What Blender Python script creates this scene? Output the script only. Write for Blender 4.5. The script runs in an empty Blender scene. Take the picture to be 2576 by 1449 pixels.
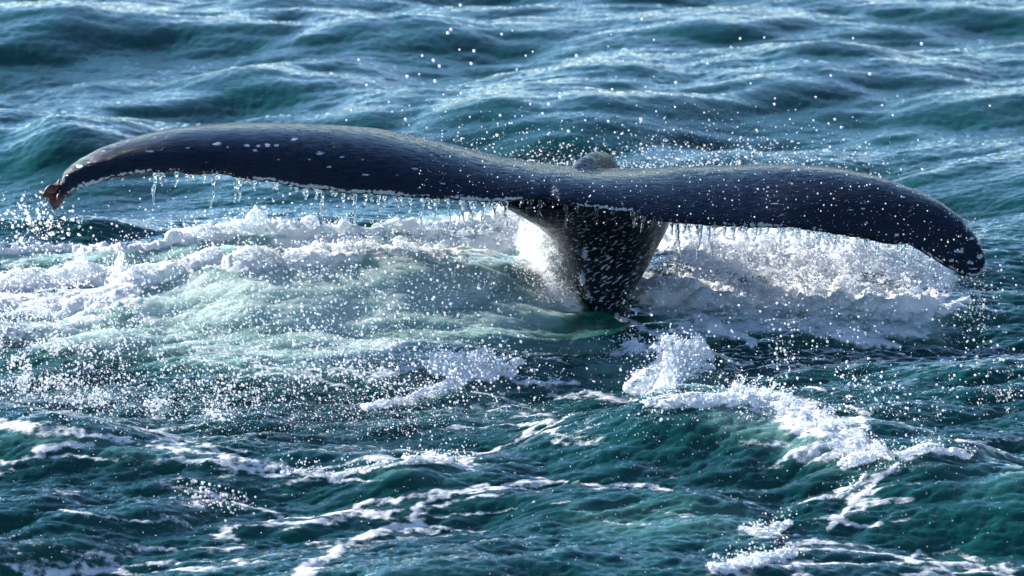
import bpy, math, random
import numpy as np
from mathutils import Vector, Matrix
from mathutils.bvhtree import BVHTree

SC = bpy.context.scene
COL = SC.collection
rng = np.random.default_rng(11)
random.seed(11)

# ------------------------------------------------------------------ camera, sky, sun, exposure
CAM_H = 5.45
PITCH = math.radians(12.5)
HFOV = math.radians(11.6)
cam_d = bpy.data.cameras.new('camera')
cam = bpy.data.objects.new('camera', cam_d)
COL.objects.link(cam)
cam.location = (0, 0, CAM_H)
cam.rotation_euler = (math.pi / 2 - PITCH, 0, 0)
cam_d.sensor_width = 36
cam_d.angle = HFOV
cam_d.clip_start = 0.1
cam_d.clip_end = 20000
cam_d.dof.use_dof = True
cam_d.dof.focus_distance = 23.0
cam_d.dof.aperture_fstop = 4.5
SC.camera = cam

SUN_EL = math.radians(25)
SUN_AZ = math.radians(-50)          # seen from the camera: behind the whale, a little to the left
world = bpy.data.worlds.new('World')
SC.world = world
world.use_nodes = True
wn = world.node_tree
bg = wn.nodes['Background']
sky = wn.nodes.new('ShaderNodeTexSky')
sky.sky_type = 'NISHITA'
sky.sun_disc = False
sky.sun_elevation = SUN_EL
sky.sun_rotation = SUN_AZ
sky.air_density = 1.0
sky.dust_density = 0.0
sky.ozone_density = 4.0
sky.altitude = 1200
wn.links.new(sky.outputs[0], bg.inputs[0])
bg.inputs[1].default_value = 0.10
sun_d = bpy.data.lights.new('sun', 'SUN')
sun_d.energy = 5.0
sun_d.angle = math.radians(0.53)
sun_d.color = (1.0, 0.965, 0.92)
sun = bpy.data.objects.new('sun', sun_d)
COL.objects.link(sun)
to_sun = Vector((math.sin(SUN_AZ) * math.cos(SUN_EL), math.cos(SUN_AZ) * math.cos(SUN_EL), math.sin(SUN_EL)))
sun.rotation_euler = to_sun.to_track_quat('Z', 'Y').to_euler()
SC.view_settings.view_transform = 'Standard'
SC.view_settings.look = 'None'
SC.view_settings.exposure = 1.35
SC.view_settings.gamma = 1.0
SC.view_settings.use_curve_mapping = False
SC.cycles.use_denoising = True
SC.cycles.max_bounces = 10
SC.cycles.transmission_bounces = 8
SC.cycles.sample_clamp_indirect = 4.0

# ------------------------------------------------------------------ picture <-> place (2576 x 1449 reference grid)
TH = math.tan(HFOV / 2)
SP, CP = math.sin(PITCH), math.cos(PITCH)
def ray(px, py):
    nx = (np.asarray(px, float) - 1288) / 1288 * TH
    ny = -(np.asarray(py, float) - 724.5) / 1288 * TH
    return nx, CP + ny * SP, -SP + ny * CP
def at(px, py, Y):
    dx, dy, dz = ray(px, py)
    t = Y / dy
    return np.stack(np.broadcast_arrays(dx * t, Y + 0 * t, CAM_H + dz * t), -1)
def at_z(px, py, Z):
    dx, dy, dz = ray(px, py)
    t = (Z - CAM_H) / dz
    return np.stack(np.broadcast_arrays(dx * t, dy * t, Z + 0 * t), -1)
def proj(x, y, z):
    f = y * CP - (z - CAM_H) * SP
    u = y * SP + (z - CAM_H) * CP
    return 1288 + x / f / TH * 1288, 724.5 - u / f / TH * 1288

# ------------------------------------------------------------------ noise
_perm = np.random.default_rng(3).permutation(256)
_perm = np.concatenate([_perm, _perm, _perm]).astype(np.int32)
_ga = np.random.default_rng(4).uniform(0, 2 * np.pi, 256)
_gx, _gy = np.cos(_ga).astype(np.float32), np.sin(_ga).astype(np.float32)
_g3 = np.random.default_rng(5).normal(size=(256, 3))
_g3 = (_g3 / np.linalg.norm(_g3, axis=1)[:, None]).astype(np.float32)
def _f(t): return t * t * t * (t * (t * 6 - 15) + 10)
def perlin(x, y, s=0):
    x = np.asarray(x, np.float32) + 17.3 * s; y = np.asarray(y, np.float32) + 9.1 * s
    xi = np.floor(x).astype(np.int32); yi = np.floor(y).astype(np.int32)
    xf = x - xi; yf = y - yi
    u, v = _f(xf), _f(yf)
    def g(ix, iy, dx, dy):
        h = _perm[_perm[ix & 255] + (iy & 255)]
        return _gx[h] * dx + _gy[h] * dy
    a = g(xi, yi, xf, yf); b = g(xi + 1, yi, xf - 1, yf)
    c = g(xi, yi + 1, xf, yf - 1); d = g(xi + 1, yi + 1, xf - 1, yf - 1)
    return 1.5 * ((a + u * (b - a)) * (1 - v) + (c + u * (d - c)) * v)
def fbm(x, y, o=4, s=0, gain=0.5):
    r = 0; a = 1.0; n = 0
    for i in range(o):
        r = r + a * perlin(x * 2 ** i, y * 2 ** i, s + i); n += a; a *= gain
    return r / n
def perlin3(p, s=0):
    p = np.asarray(p, np.float32) + 13.7 * s
    i = np.floor(p).astype(np.int32); f = p - i
    w = _f(f); out = 0
    for dx in (0, 1):
        for dy in (0, 1):
            for dz in (0, 1):
                h = _perm[_perm[_perm[(i[:, 0] + dx) & 255] + ((i[:, 1] + dy) & 255)] + ((i[:, 2] + dz) & 255)]
                g = _g3[h]
                d = g[:, 0] * (f[:, 0] - dx) + g[:, 1] * (f[:, 1] - dy) + g[:, 2] * (f[:, 2] - dz)
                wt = (w[:, 0] if dx else 1 - w[:, 0]) * (w[:, 1] if dy else 1 - w[:, 1]) * (w[:, 2] if dz else 1 - w[:, 2])
                out = out + wt * d
    return 1.6 * out
def sstep(a, b, x):
    t = np.clip((x - a) / (b - a), 0, 1)
    return t * t * (3 - 2 * t)

# ------------------------------------------------------------------ node helpers
def new_mat(name):
    m = bpy.data.materials.new(name); m.use_nodes = True
    m.node_tree.nodes.clear()
    return m, m.node_tree
class NT:
    def __init__(s, nt): s.nt = nt
    def n(s, t, **kw):
        nd = s.nt.nodes.new(t)
        for k, v in kw.items():
            if k == 'inp':
                for a, b in v.items():
                    if isinstance(b, bpy.types.NodeSocket): s.nt.links.new(b, nd.inputs[a])
                    else: nd.inputs[a].default_value = b
            else: setattr(nd, k, v)
        return nd
    def math(s, op, a, b=None, c=None, clamp=False):
        inp = {0: a}
        if b is not None: inp[1] = b
        if c is not None: inp[2] = c
        return s.n('ShaderNodeMath', operation=op, use_clamp=clamp, inp=inp).outputs[0]
    def mix(s, f, a, b):
        nd = s.n('ShaderNodeMix', data_type='RGBA', clamp_factor=True)
        for k, v in ((0, f), (6, a), (7, b)):
            if isinstance(v, bpy.types.NodeSocket): s.nt.links.new(v, nd.inputs[k])
            else: nd.inputs[k].default_value = v if not isinstance(v, tuple) or len(v) == 4 else (*v, 1)
        return nd.outputs[2]
    def ramp(s, f, a, b):
        return s.n('ShaderNodeMapRange', interpolation_type='SMOOTHSTEP', inp={0: f, 1: a, 2: b}).outputs[0]
    def attr(s, name): return s.n('ShaderNodeAttribute', attribute_name=name).outputs['Fac']
    def noise(s, vec, scale, detail=3, rough=0.55, dist=0.0):
        return s.n('ShaderNodeTexNoise', inp={'Vector': vec, 'Scale': scale, 'Detail': detail, 'Roughness': rough, 'Distortion': dist}).outputs[0]
    def mapping(s, vec, scale=(1, 1, 1), rot=(0, 0, 0)):
        return s.n('ShaderNodeMapping', inp={'Vector': vec, 'Scale': scale, 'Rotation': rot}).outputs[0]

# ---- water
def water_material():
    m, nt = new_mat('sea_water'); N = NT(nt)
    pos = N.n('ShaderNodeNewGeometry').outputs['Position']
    foam, milk = N.attr('foam'), N.attr('milk')
    p2 = N.mapping(pos, (1, 0.55, 1))
    r1 = N.noise(N.mapping(pos, (0.55, 1.0, 1), (0, 0, 0.22)), 34, 4, 0.6, 0.5)
    r2 = N.noise(p2, 130, 2, 0.5)
    bump = N.n('ShaderNodeBump', inp={'Strength': N.math('SUBTRACT', 0.85, N.math('MULTIPLY', milk, 0.5)), 'Distance': 0.0045, 'Height': N.math('ADD', r1, N.math('MULTIPLY', r2, 0.25))})
    big = N.noise(p2, 1.3, 3, 0.6)
    deep = N.mix(N.ramp(big, 0.35, 0.7), (0.002, 0.054, 0.051, 1), (0.003, 0.086, 0.076, 1))
    mlk = N.mix(N.ramp(milk, 0.0, 1.0), (0.03, 0.23, 0.19, 1), (0.64, 0.82, 0.74, 1))
    colr = N.mix(N.ramp(milk, 0.0, 0.55), deep, mlk)
    trl = N.mix(N.ramp(milk, 0.0, 0.6), (0.003, 0.15, 0.115, 1), (0.50, 0.72, 0.60, 1))
    dif = N.n('ShaderNodeBsdfDiffuse', inp={'Color': colr, 'Normal': bump.outputs[0]})
    tra = N.n('ShaderNodeBsdfTranslucent', inp={'Color': trl})
    body = N.n('ShaderNodeMixShader', inp={0: 0.45, 1: dif.outputs[0], 2: tra.outputs[0]})
    sss = N.n('ShaderNodeSubsurfaceScattering', falloff='RANDOM_WALK', inp={'Color': N.mix(N.ramp(milk, 0.2, 1.0), (0.012, 0.12, 0.10, 1), (0.39, 0.49, 0.435, 1)), 'Scale': 0.16, 'Radius': (0.8, 1.0, 0.9)})
    body = N.n('ShaderNodeMixShader', inp={0: N.ramp(milk, 0.15, 0.7), 1: body.outputs[0], 2: sss.outputs[0]})
    glo = N.n('ShaderNodeBsdfGlossy', inp={'Color': (1, 1, 1, 1), 'Roughness': 0.045, 'Normal': bump.outputs[0]})
    fre = N.n('ShaderNodeFresnel', inp={'IOR': 1.34, 'Normal': bump.outputs[0]})
    wat = N.n('ShaderNodeMixShader', inp={0: fre.outputs[0], 1: body.outputs[0], 2: glo.outputs[0]})
    # foam
    fn = N.noise(N.mapping(pos, (0.7, 1.3, 1)), 24, 5, 0.65, 0.5)
    fn2 = N.noise(pos, 90, 3, 0.6)
    vor = N.n('ShaderNodeTexVoronoi', feature='DISTANCE_TO_EDGE', inp={'Vector': N.mapping(pos, (1, 0.6, 1)), 'Scale': 18.0, 'Randomness': 1.0}).outputs['Distance']
    lace = N.math('SUBTRACT', 0.35, N.math('MULTIPLY', vor, 2.2))
    v = N.math('ADD', foam, N.math('MULTIPLY', N.math('SUBTRACT', fn, 0.5), 0.9))
    v = N.math('ADD', v, N.math('MULTIPLY', N.math('SUBTRACT', fn2, 0.5), 0.35))
    v = N.math('ADD', v, N.math('MULTIPLY', N.math('MULTIPLY', lace, foam), 0.5))
    ff = N.ramp(v, 0.34, 0.72)
    fb = N.n('ShaderNodeBump', inp={'Strength': 0.5, 'Distance': 0.008, 'Height': N.math('ADD', fn, N.math('MULTIPLY', fn2, 0.4))})
    fd = N.n('ShaderNodeBsdfDiffuse', inp={'Color': (0.90, 0.91, 0.92, 1), 'Normal': fb.outputs[0]})
    ft = N.n('ShaderNodeBsdfTranslucent', inp={'Color': (0.72, 0.80, 0.82, 1), 'Normal': fb.outputs[0]})
    fm = N.n('ShaderNodeMixShader', inp={0: 0.35, 1: fd.outputs[0], 2: ft.outputs[0]})
    out = N.n('ShaderNodeMixShader', inp={0: ff, 1: wat.outputs[0], 2: fm.outputs[0]})
    nt.links.new(out.outputs[0], N.n('ShaderNodeOutputMaterial').inputs[0])
    return m
def foam_material():
    # froth: bubbly, with holes that let the water show
    m, nt = new_mat('foam'); N = NT(nt)
    pos = N.n('ShaderNodeNewGeometry').outputs['Position']
    a = N.noise(pos, 45, 5, 0.65); b = N.noise(pos, 140, 3, 0.6)
    bp = N.n('ShaderNodeBump', inp={'Strength': 0.5, 'Distance': 0.006, 'Height': N.math('ADD', a, N.math('MULTIPLY', b, 0.4))})
    col = N.mix(N.ramp(a, 0.3, 0.6), (0.74, 0.80, 0.82, 1), (0.88, 0.89, 0.90, 1))
    d = N.n('ShaderNodeBsdfDiffuse', inp={'Color': col, 'Normal': bp.outputs[0]})
    t = N.n('ShaderNodeBsdfTranslucent', inp={'Color': (0.78, 0.84, 0.86, 1), 'Normal': bp.outputs[0]})
    g = N.n('ShaderNodeBsdfGlossy', inp={'Color': (1, 1, 1, 1), 'Roughness': 0.25, 'Normal': bp.outputs[0]})
    x = N.n('ShaderNodeMixShader', inp={0: 0.38, 1: d.outputs[0], 2: t.outputs[0]})
    y = N.n('ShaderNodeMixShader', inp={0: 0.04, 1: x.outputs[0], 2: g.outputs[0]})
    hole = N.ramp(N.math('ADD', N.noise(pos, 30, 4, 0.7, 0.6), N.math('MULTIPLY', N.math('SUBTRACT', N.noise(pos, 120, 2, 0.6), 0.5), 0.5)), 0.40, 0.52)
    tr = N.n('ShaderNodeBsdfTransparent')
    z = N.n('ShaderNodeMixShader', inp={0: hole, 1: tr.outputs[0], 2: y.outputs[0]})
    nt.links.new(z.outputs[0], N.n('ShaderNodeOutputMaterial').inputs[0])
    return m
def drop_material():
    m, nt = new_mat('spray_drop'); N = NT(nt)
    d = N.n('ShaderNodeBsdfDiffuse', inp={'Color': (0.9, 0.9, 0.9, 1)})  # white colour stands in for sun and sky refracted by clear drops
    t = N.n('ShaderNodeBsdfTranslucent', inp={'Color': (0.95, 0.95, 0.95, 1)})
    g = N.n('ShaderNodeBsdfGlossy', inp={'Color': (1, 1, 1, 1), 'Roughness': 0.15})
    x = N.n('ShaderNodeMixShader', inp={0: 0.6, 1: d.outputs[0], 2: t.outputs[0]})
    y = N.n('ShaderNodeMixShader', inp={0: 0.12, 1: x.outputs[0], 2: g.outputs[0]})
    nt.links.new(y.outputs[0], N.n('ShaderNodeOutputMaterial').inputs[0])
    return m
def glass_material():
    m, nt = new_mat('clear_water'); N = NT(nt)
    p = N.n('ShaderNodeBsdfPrincipled', inp={'Base Color': (0.92, 0.97, 0.98, 1), 'Roughness': 0.02, 'IOR': 1.33, 'Transmission Weight': 1.0})
    nt.links.new(p.outputs[0], N.n('ShaderNodeOutputMaterial').inputs[0])
    return m
def whale_material():
    m, nt = new_mat('whale_skin'); N = NT(nt)
    pos = N.n('ShaderNodeTexCoord').outputs['Object']
    scar, edge, stock = N.attr('scar'), N.attr('edge'), N.attr('stock')
    w1 = N.noise(N.mapping(pos, (17.0, 44, 44), (0, 0, 0.12)), 1.0, 4, 0.6, 1.0)
    w2 = N.noise(N.mapping(pos, (30, 120, 120), (0, 0, -0.1)), 1.0, 3, 0.6, 0.8)
    w3 = N.noise(pos, 70, 3, 0.6)
    h = N.math('ADD', w1, N.math('MULTIPLY', w2, 0.45))
    h = N.math('ADD', h, N.math('MULTIPLY', w3, 0.08))
    bp = N.n('ShaderNodeBump', inp={'Strength': 1.0, 'Distance': 0.012, 'Height': h})
    mott = N.noise(pos, 2.3, 4, 0.6)
    skin = N.mix(N.ramp(mott, 0.35, 0.7), (0.002, 0.0035, 0.009, 1), (0.003, 0.006, 0.016, 1))
    skin = N.mix(N.ramp(stock, 0.0, 0.3), skin, (0.003, 0.004, 0.006, 1))
    # trailing edge: white callus with black pits
    en = N.noise(N.mapping(pos, (55, 60, 60)), 1.0, 3, 0.6)
    ev = N.ramp(N.math('ADD', edge, N.math('MULTIPLY', N.math('SUBTRACT', en, 0.5), 2.4)), 0.50, 0.68)
    ev = N.math('MULTIPLY', ev, N.ramp(edge, 0.05, 0.3))
    # tail stock: pale dashes; left side streaked paler to paint in the sunlight
    dn = N.noise(N.mapping(N.mapping(pos, (1, 1, 1), (0, 0.6, 0)), (26, 40, 78)), 1.0, 2, 0.5, 0.4)
    dn2 = N.noise(N.mapping(pos, (45, 45, 10), (0, -0.5, 0)), 1.0, 3, 0.6, 0.3)
    sv = N.math('MULTIPLY', N.ramp(dn, 0.59, 0.64), stock)
    sv2 = N.math('MULTIPLY', N.ramp(dn2, 0.60, 0.72), N.math('MAXIMUM', N.math('MULTIPLY', N.ramp(stock, 0.1, 0.9), 0.2), N.math('MULTIPLY', N.attr('lit_flank'), 0.5)))
    sn = N.noise(pos, 55, 3, 0.6)
    sc_ = N.ramp(N.math('ADD', scar, N.math('MULTIPLY', N.math('SUBTRACT', sn, 0.5), 2.2)), 0.52, 0.72)
    white = N.math('MAXIMUM', N.math('MAXIMUM', ev, sc_), N.math('MAXIMUM', sv, sv2))
    colr = N.mix(white, skin, (0.34, 0.38, 0.43, 1))
    p = N.n('ShaderNodeBsdfPrincipled', inp={'Base Color': colr, 'Roughness': 0.10, 'IOR': 1.33, 'Specular Tint': (0.55, 0.75, 1.0, 1), 'Normal': bp.outputs[0]})
    nt.links.new(p.outputs[0], N.n('ShaderNodeOutputMaterial').inputs[0])
    return m
def barnacle_material():
    m, nt = new_mat('barnacle_shell'); N = NT(nt)
    pos = N.n('ShaderNodeTexCoord').outputs['Object']
    a = N.noise(pos, 40, 4, 0.6)
    col = N.mix(N.ramp(a, 0.35, 0.65), (0.02, 0.005, 0.0035, 1), (0.075, 0.018, 0.010, 1))
    p = N.n('ShaderNodeBsdfPrincipled', inp={'Base Color': col, 'Roughness': 0.5})
    nt.links.new(p.outputs[0], N.n('ShaderNodeOutputMaterial').inputs[0])
    return m
M_WATER, M_FOAM, M_DROP, M_GLASS, M_WHALE, M_BARN = (water_material(), foam_material(), drop_material(),
                                                    glass_material(), whale_material(), barnacle_material())

# ------------------------------------------------------------------ mesh helpers
def mesh_np(name, V, F, mat, smooth=True):
    me = bpy.data.meshes.new(name)
    V = np.asarray(V, np.float32); F = np.asarray(F, np.int32)
    me.vertices.add(len(V)); me.vertices.foreach_set('co', V.ravel())
    k = F.shape[1]
    me.loops.add(F.size); me.loops.foreach_set('vertex_index', F.ravel())
    me.polygons.add(len(F)); me.polygons.foreach_set('loop_start', np.arange(len(F), dtype=np.int32) * k)
    me.update(calc_edges=True)
    if smooth: me.polygons.foreach_set('use_smooth', np.ones(len(F), bool))
    me.materials.append(mat)
    me.validate()
    return me
def fattr(me, name, vals):
    a = me.attributes.new(name, 'FLOAT', 'POINT')
    a.data.foreach_set('value', np.asarray(vals, np.float32))
def tag(o, label=None, cat=None, group=None, kind=None):
    for k, v in (('label', label), ('category', cat), ('group', group), ('kind', kind)):
        if v: o[k] = v
    return o
def link(name, me, parent=None):
    o = bpy.data.objects.new(name, me); COL.objects.link(o)
    if parent: o.parent = parent
    return o
def ico(sub):
    t = (1 + 5 ** .5) / 2
    v = [(-1, t, 0), (1, t, 0), (-1, -t, 0), (1, -t, 0), (0, -1, t), (0, 1, t), (0, -1, -t), (0, 1, -t), (t, 0, -1), (t, 0, 1), (-t, 0, -1), (-t, 0, 1)]
    f = [(0, 11, 5), (0, 5, 1), (0, 1, 7), (0, 7, 10), (0, 10, 11), (1, 5, 9), (5, 11, 4), (11, 10, 2), (10, 7, 6), (7, 1, 8), (3, 9, 4), (3, 4, 2), (3, 2, 6), (3, 6, 8), (3, 8, 9), (4, 9, 5), (2, 4, 11), (6, 2, 10), (8, 6, 7), (9, 8, 1)]
    v = [np.array(a) / np.linalg.norm(a) for a in v]
    for _ in range(sub):
        mid = {}; nf = []
        def mp(a, b):
            k = (min(a, b), max(a, b))
            if k not in mid:
                p = v[a] + v[b]; v.append(p / np.linalg.norm(p)); mid[k] = len(v) - 1
            return mid[k]
        for a, b, c in f:
            ab, bc, ca = mp(a, b), mp(b, c), mp(c, a)
            nf += [(a, ab, ca), (b, bc, ab), (c, ca, bc), (ab, bc, ca)]
        f = nf
    return np.array(v, np.float32), np.array(f, np.int32)
ICO1, ICO2 = ico(1), ico(2)
def spheres(C, R, template=ICO1):
    tv, tf = template
    C = np.asarray(C, np.float32); R = np.asarray(R, np.float32)
    if R.ndim == 1: R = R[:, None]
    V = (C[:, None, :] + tv[None] * R[:, None, :]).reshape(-1, 3)
    F = (tf[None] + (np.arange(len(C)) * len(tv))[:, None, None]).reshape(-1, 3)
    return V, F
def remeshed(V, F, voxel, smooth_it, smooth_f=0.5):
    me = bpy.data.meshes.new('tmp')
    me.from_pydata([tuple(v) for v in V], [], [tuple(f) for f in F])
    o = bpy.data.objects.new('tmp', me); COL.objects.link(o)
    r = o.modifiers.new('r', 'REMESH'); r.mode = 'VOXEL'; r.voxel_size = voxel
    if smooth_it:
        s = o.modifiers.new('s', 'SMOOTH'); s.iterations = smooth_it; s.factor = smooth_f
    dg = bpy.context.evaluated_depsgraph_get(); dg.update()
    out = bpy.data.meshes.new_from_object(o.evaluated_get(dg))
    bpy.data.objects.remove(o); bpy.data.meshes.remove(me)
    return out
def get_co(me):
    a = np.empty(len(me.vertices) * 3, np.float32); me.vertices.foreach_get('co', a); return a.reshape(-1, 3)
def get_no(me):
    a = np.empty(len(me.vertices) * 3, np.float32); me.vertices.foreach_get('normal', a); return a.reshape(-1, 3)

# ------------------------------------------------------------------ the sea
def ocean(Nn, L, wind, lam_p, lmin, lmax, spread, seed, power=4.0):
    r = np.random.default_rng(seed)
    k1 = np.fft.fftfreq(Nn, L / Nn) * 2 * np.pi
    kx, ky = np.meshgrid(k1, k1)
    k = np.hypot(kx, ky); k[0, 0] = 1e-6
    kp = 2 * np.pi / lam_p
    S = k ** -power * np.exp(-1.25 * (kp / k) ** 2)
    S *= ((k > 2 * np.pi / lmax) & (k < 2 * np.pi / lmin))
    c = (kx * math.cos(wind) + ky * math.sin(wind)) / k
    S *= (0.04 + np.abs(c) ** spread) * np.where(c > 0, 1, 0.25)
    Hh = (r.normal(size=k.shape) + 1j * r.normal(size=k.shape)) * np.sqrt(S)
    h = np.fft.ifft2(Hh).real
    dx = np.fft.ifft2(-1j * kx / k * Hh).real; dy = np.fft.ifft2(-1j * ky / k * Hh).real
    sd = h.std()
    return (h / sd).astype(np.float32), (dx / sd).astype(np.float32), (dy / sd).astype(np.float32), L
def samp(tile, x, y):
    h, dx, dy, L = tile; n = h.shape[0]
    fx = (x / L % 1) * n; fy = (y / L % 1) * n
    ix = np.floor(fx).astype(np.int32); iy = np.floor(fy).astype(np.int32)
    a = (fx - ix).astype(np.float32); b = (fy - iy).astype(np.float32)
    ix %= n; iy %= n; jx = (ix + 1) % n; jy = (iy + 1) % n
    def s(t): return (t[iy, ix] * (1 - a) + t[iy, jx] * a) * (1 - b) + (t[jy, ix] * (1 - a) + t[jy, jx] * a) * b
    return s(h), s(dx), s(dy)
T_BIG = ocean(512, 22.0, math.radians(-64), 2.1, 0.30, 6.0, 3.2, 27, 5.0)
T_MID = ocean(512, 9.3, math.radians(-72), 0.55, 0.12, 1.4, 9.0, 23, 4.0)
T_SML = ocean(512, 4.7, math.radians(-80), 0.09, 0.022, 0.30, 6.0, 22, 2.6)

RIDGES = [  # crest points (px, py, height), front width, back width
    ([(-300, 645, .10), (0, 632, .12), (230, 630, .12), (330, 632, .13), (430, 606, .18), (600, 578, .22), (700, 570, .22), (900, 566, .22), (1100, 570, .20), (1250, 545, .20), (1420, 560, .05)], .30, .5),
    ([(-300, 735, .16), (0, 715, .20), (200, 690, .24), (400, 680, .25), (520, 640, .30), (650, 635, .31), (800, 638, .30), (1000, 636, .28), (1250, 645, .2), (1420, 700, .03)], .85, .30),
    ([(1540, 640, .02), (1650, 620, .10), (1800, 600, .15), (2000, 590, .16), (2200, 592, .15), (2350, 640, .08), (2470, 720, .02)], .75, .45),
    ([(1200, 560, .02), (1290, 545, .16), (1380, 570, .25), (1430, 610, .18), (1520, 650, .0)], .5, .35),
    ([(-300, 1060, .10), (0, 1055, .13), (150, 1070, .15), (300, 1090, .13), (600, 1115, .10), (900, 1140, .05)], .55, .4),
    ([(650, 1180, .03), (900, 1155, .11), (1080, 1140, .16), (1200, 1160, .12), (1400, 1210, .03)], .30, .4),
    ([(1200, 1070, .03), (1500, 1030, .15), (1700, 1010, .20), (1900, 1030, .18), (2100, 1110, .12), (2280, 1170, .02)], .5, .3),
    ([(1960, 1240, .02), (2120, 1160, .12), (2330, 1125, .19), (2440, 1140, .17), (2620, 1200, .10), (2900, 1220, .05)], .6, .5),
    ([(1000, 920, .02), (1180, 890, .06), (1300, 920, .05), (1480, 960, .02)], .25, .25),
    ([(1560, 905, .02), (1700, 865, .10), (1790, 880, .07), (1880, 930, .02)], .22, .2),
    ([(1200, 1270, .02), (1500, 1225, .10), (1700, 1235, .10), (1950, 1260, .02)], .4, .3),
    ([(-300, 345, .08), (0, 328, .13), (170, 290, .22), (300, 312, .16), (420, 345, .07), (560, 380, .0)], .8, .9),
    ([(1050, 330, .01), (1260, 292, .08), (1500, 312, .09), (1700, 340, .07), (1950, 370, .01)], .9, 1.0),
    ([(1650, 200, .01), (1850, 165, .08), (2050, 148, .12), (2250, 165, .08), (2500, 205, .02)], 1.0, 1.1),
    ([(2200, 450, .01), (2450, 400, .09), (2700, 380, .11), (3000, 390, .08)], .9, 1.0),
    ([(400, 200, .01), (700, 180, .10), (950, 215, .08), (1180, 255, .02)], 1.0, 1.1),
    ([(1250, 215, .01), (1400, 188, .06), (1550, 172, .08), (1750, 205, .03)], 1.0, 1.1),
    ([(-300, 95, .09), (0, 80, .12), (200, 75, .12), (430, 115, .02)], 1.0, 1.1),
    ([(-300, 575, .08), (0, 578, .11), (300, 575, .11), (480, 592, .03)], .18, .5),
    ([(500, 75, .01), (750, 60, .08), (1000, 50, .10), (1250, 80, .02)], .7, .8),
    ([(-100, 1290, .02), (60, 1270, .08), (250, 1262, .10), (480, 1290, .03)], .3, .4),
]
def build_ridges():
    out = []
    for pts, wf, wb in RIDGES:
        P = np.array(pts, float)
        W = at_z(P[:, 0], P[:, 1], P[:, 2])
        out.append((W[:, 0], W[:, 1], P[:, 2], wf, wb))
    return out
RW = build_ridges()
def smooth_interp(x, xs, ys):
    # monotone-ish smooth interpolation
    i = np.clip(np.searchsorted(xs, x) - 1, 0, len(xs) - 2)
    t = np.clip((x - xs[i]) / (xs[i + 1] - xs[i]), 0, 1)
    m = np.gradient(ys, xs); dxs = xs[i + 1] - xs[i]
    t2, t3 = t * t, t * t * t
    return (2 * t3 - 3 * t2 + 1) * ys[i] + (t3 - 2 * t2 + t) * dxs * m[i] + (-2 * t3 + 3 * t2) * ys[i + 1] + (t3 - t2) * dxs * m[i + 1]
def ridge_field(x, y):
    z = np.zeros_like(x)
    wob = 0.10 * fbm(x * 1.7, y * 0.9, 2, 5)
    amp = 1 + 0.25 * perlin(x * 2.3, y * 1.5, 8)
    for xs, ys, hs, wf, wb in RW:
        c = smooth_interp(x, xs, ys) + wob
        h = np.clip(smooth_interp(x, xs, hs), 0, 1)
        fx = sstep(xs[0] - .6, xs[0], x) * (1 - sstep(xs[-1], xs[-1] + .6, x))
        d = y - c
        w = np.where(d < 0, wf, wb)
        z += h * fx * amp * np.exp(-(d / w) ** 2)
    return z
def axis(a0, a1, step, lo, hi, far):
    core = np.arange(a0, a1, step)
    def grow(start, end, s):
        r = []; v = start
        while abs(v) < abs(end) if end * start > 0 else v > end:
            s *= 1.12; v = v + s if end > start else v - s; r.append(v)
        return r
    up = []; s = step; v = core[-1]
    while v < hi: s *= 1.13; v += s; up.append(v)
    dn = []; s = step; v = core[0]
    while v > lo: s *= 1.13; v -= s; dn.append(v)
    return np.concatenate([dn[::-1], core, up]), None
gx, _ = axis(-3.15, 3.15, 0.0088, -4000, 4000, 0)
gy_n = np.arange(18.3, 25.6, 0.0135)
gy_f = [gy_n[-1]]; s = 0.0135
while gy_f[-1] < 36:
    s = min(s * 1.006, 0.034); gy_f.append(gy_f[-1] + s)
while gy_f[-1] < 9000:
    s *= 1.14; gy_f.append(gy_f[-1] + s)
gy_b = []; v = 18.3; s = .0135
while v > -60: s *= 1.13; v -= s; gy_b.append(v)
gy = np.concatenate([gy_b[::-1], gy_n, gy_f[1:]])
GX, GY = np.meshgrid(gx.astype(np.float32), gy.astype(np.float32))
near = (1 - sstep(5, 12, np.abs(GX))) * (1 - sstep(40, 60, GY)) * sstep(2, 12, GY)
calm = np.exp(-((GY - 25.9) / .9) ** 2) * (1 - sstep(-.4, .2, GX))
def base_height(x, y):
    hb, dxb, dyb = samp(T_BIG, x, y)
    return hb, dxb, dyb
hb, dxb, dyb = base_height(GX, GY)
hs, dxs_, dys_ = samp(T_SML, GX + 0.25 * GY, GY)
A_B = 0.033 * (1 - .55 * calm) * (1 + 0.15 * sstep(26.5, 29, GY)) * np.clip(near + .0, 0, 1)
A_M = (0.004 + 0.0075 * (1 - sstep(24.0, 25.6, GY))) * (1 - .5 * calm) * near
hm, dxm, dym = samp(T_MID, GX, GY)
mound = np.exp(-((GX + .85) / 1.05) ** 2 - ((GY - 24.15) / .75) ** 2)
A_M = A_M * (1 - .75 * mound); A_B = A_B * (1 - .6 * mound)
A_S = (1 - .4 * mound) * (1 - .35 * sstep(25, 27, GY)) * 0.0034 * (1 - .3 * calm) * (1 + .35 * perlin(GX * .9, GY * .6, 12)) * near
rz = ridge_field(GX, GY)
SX = GX + A_B * 0.9 * dxb + A_M * .8 * dxm + A_S * 0.8 * dxs_
SY = GY + A_B * 0.9 * dyb + A_M * .8 * dym + A_S * 0.8 * dys_
SZ = A_B * hb + A_M * hm + A_S * hs + rz
PX, PY = proj(SX, SY, SZ)
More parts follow.
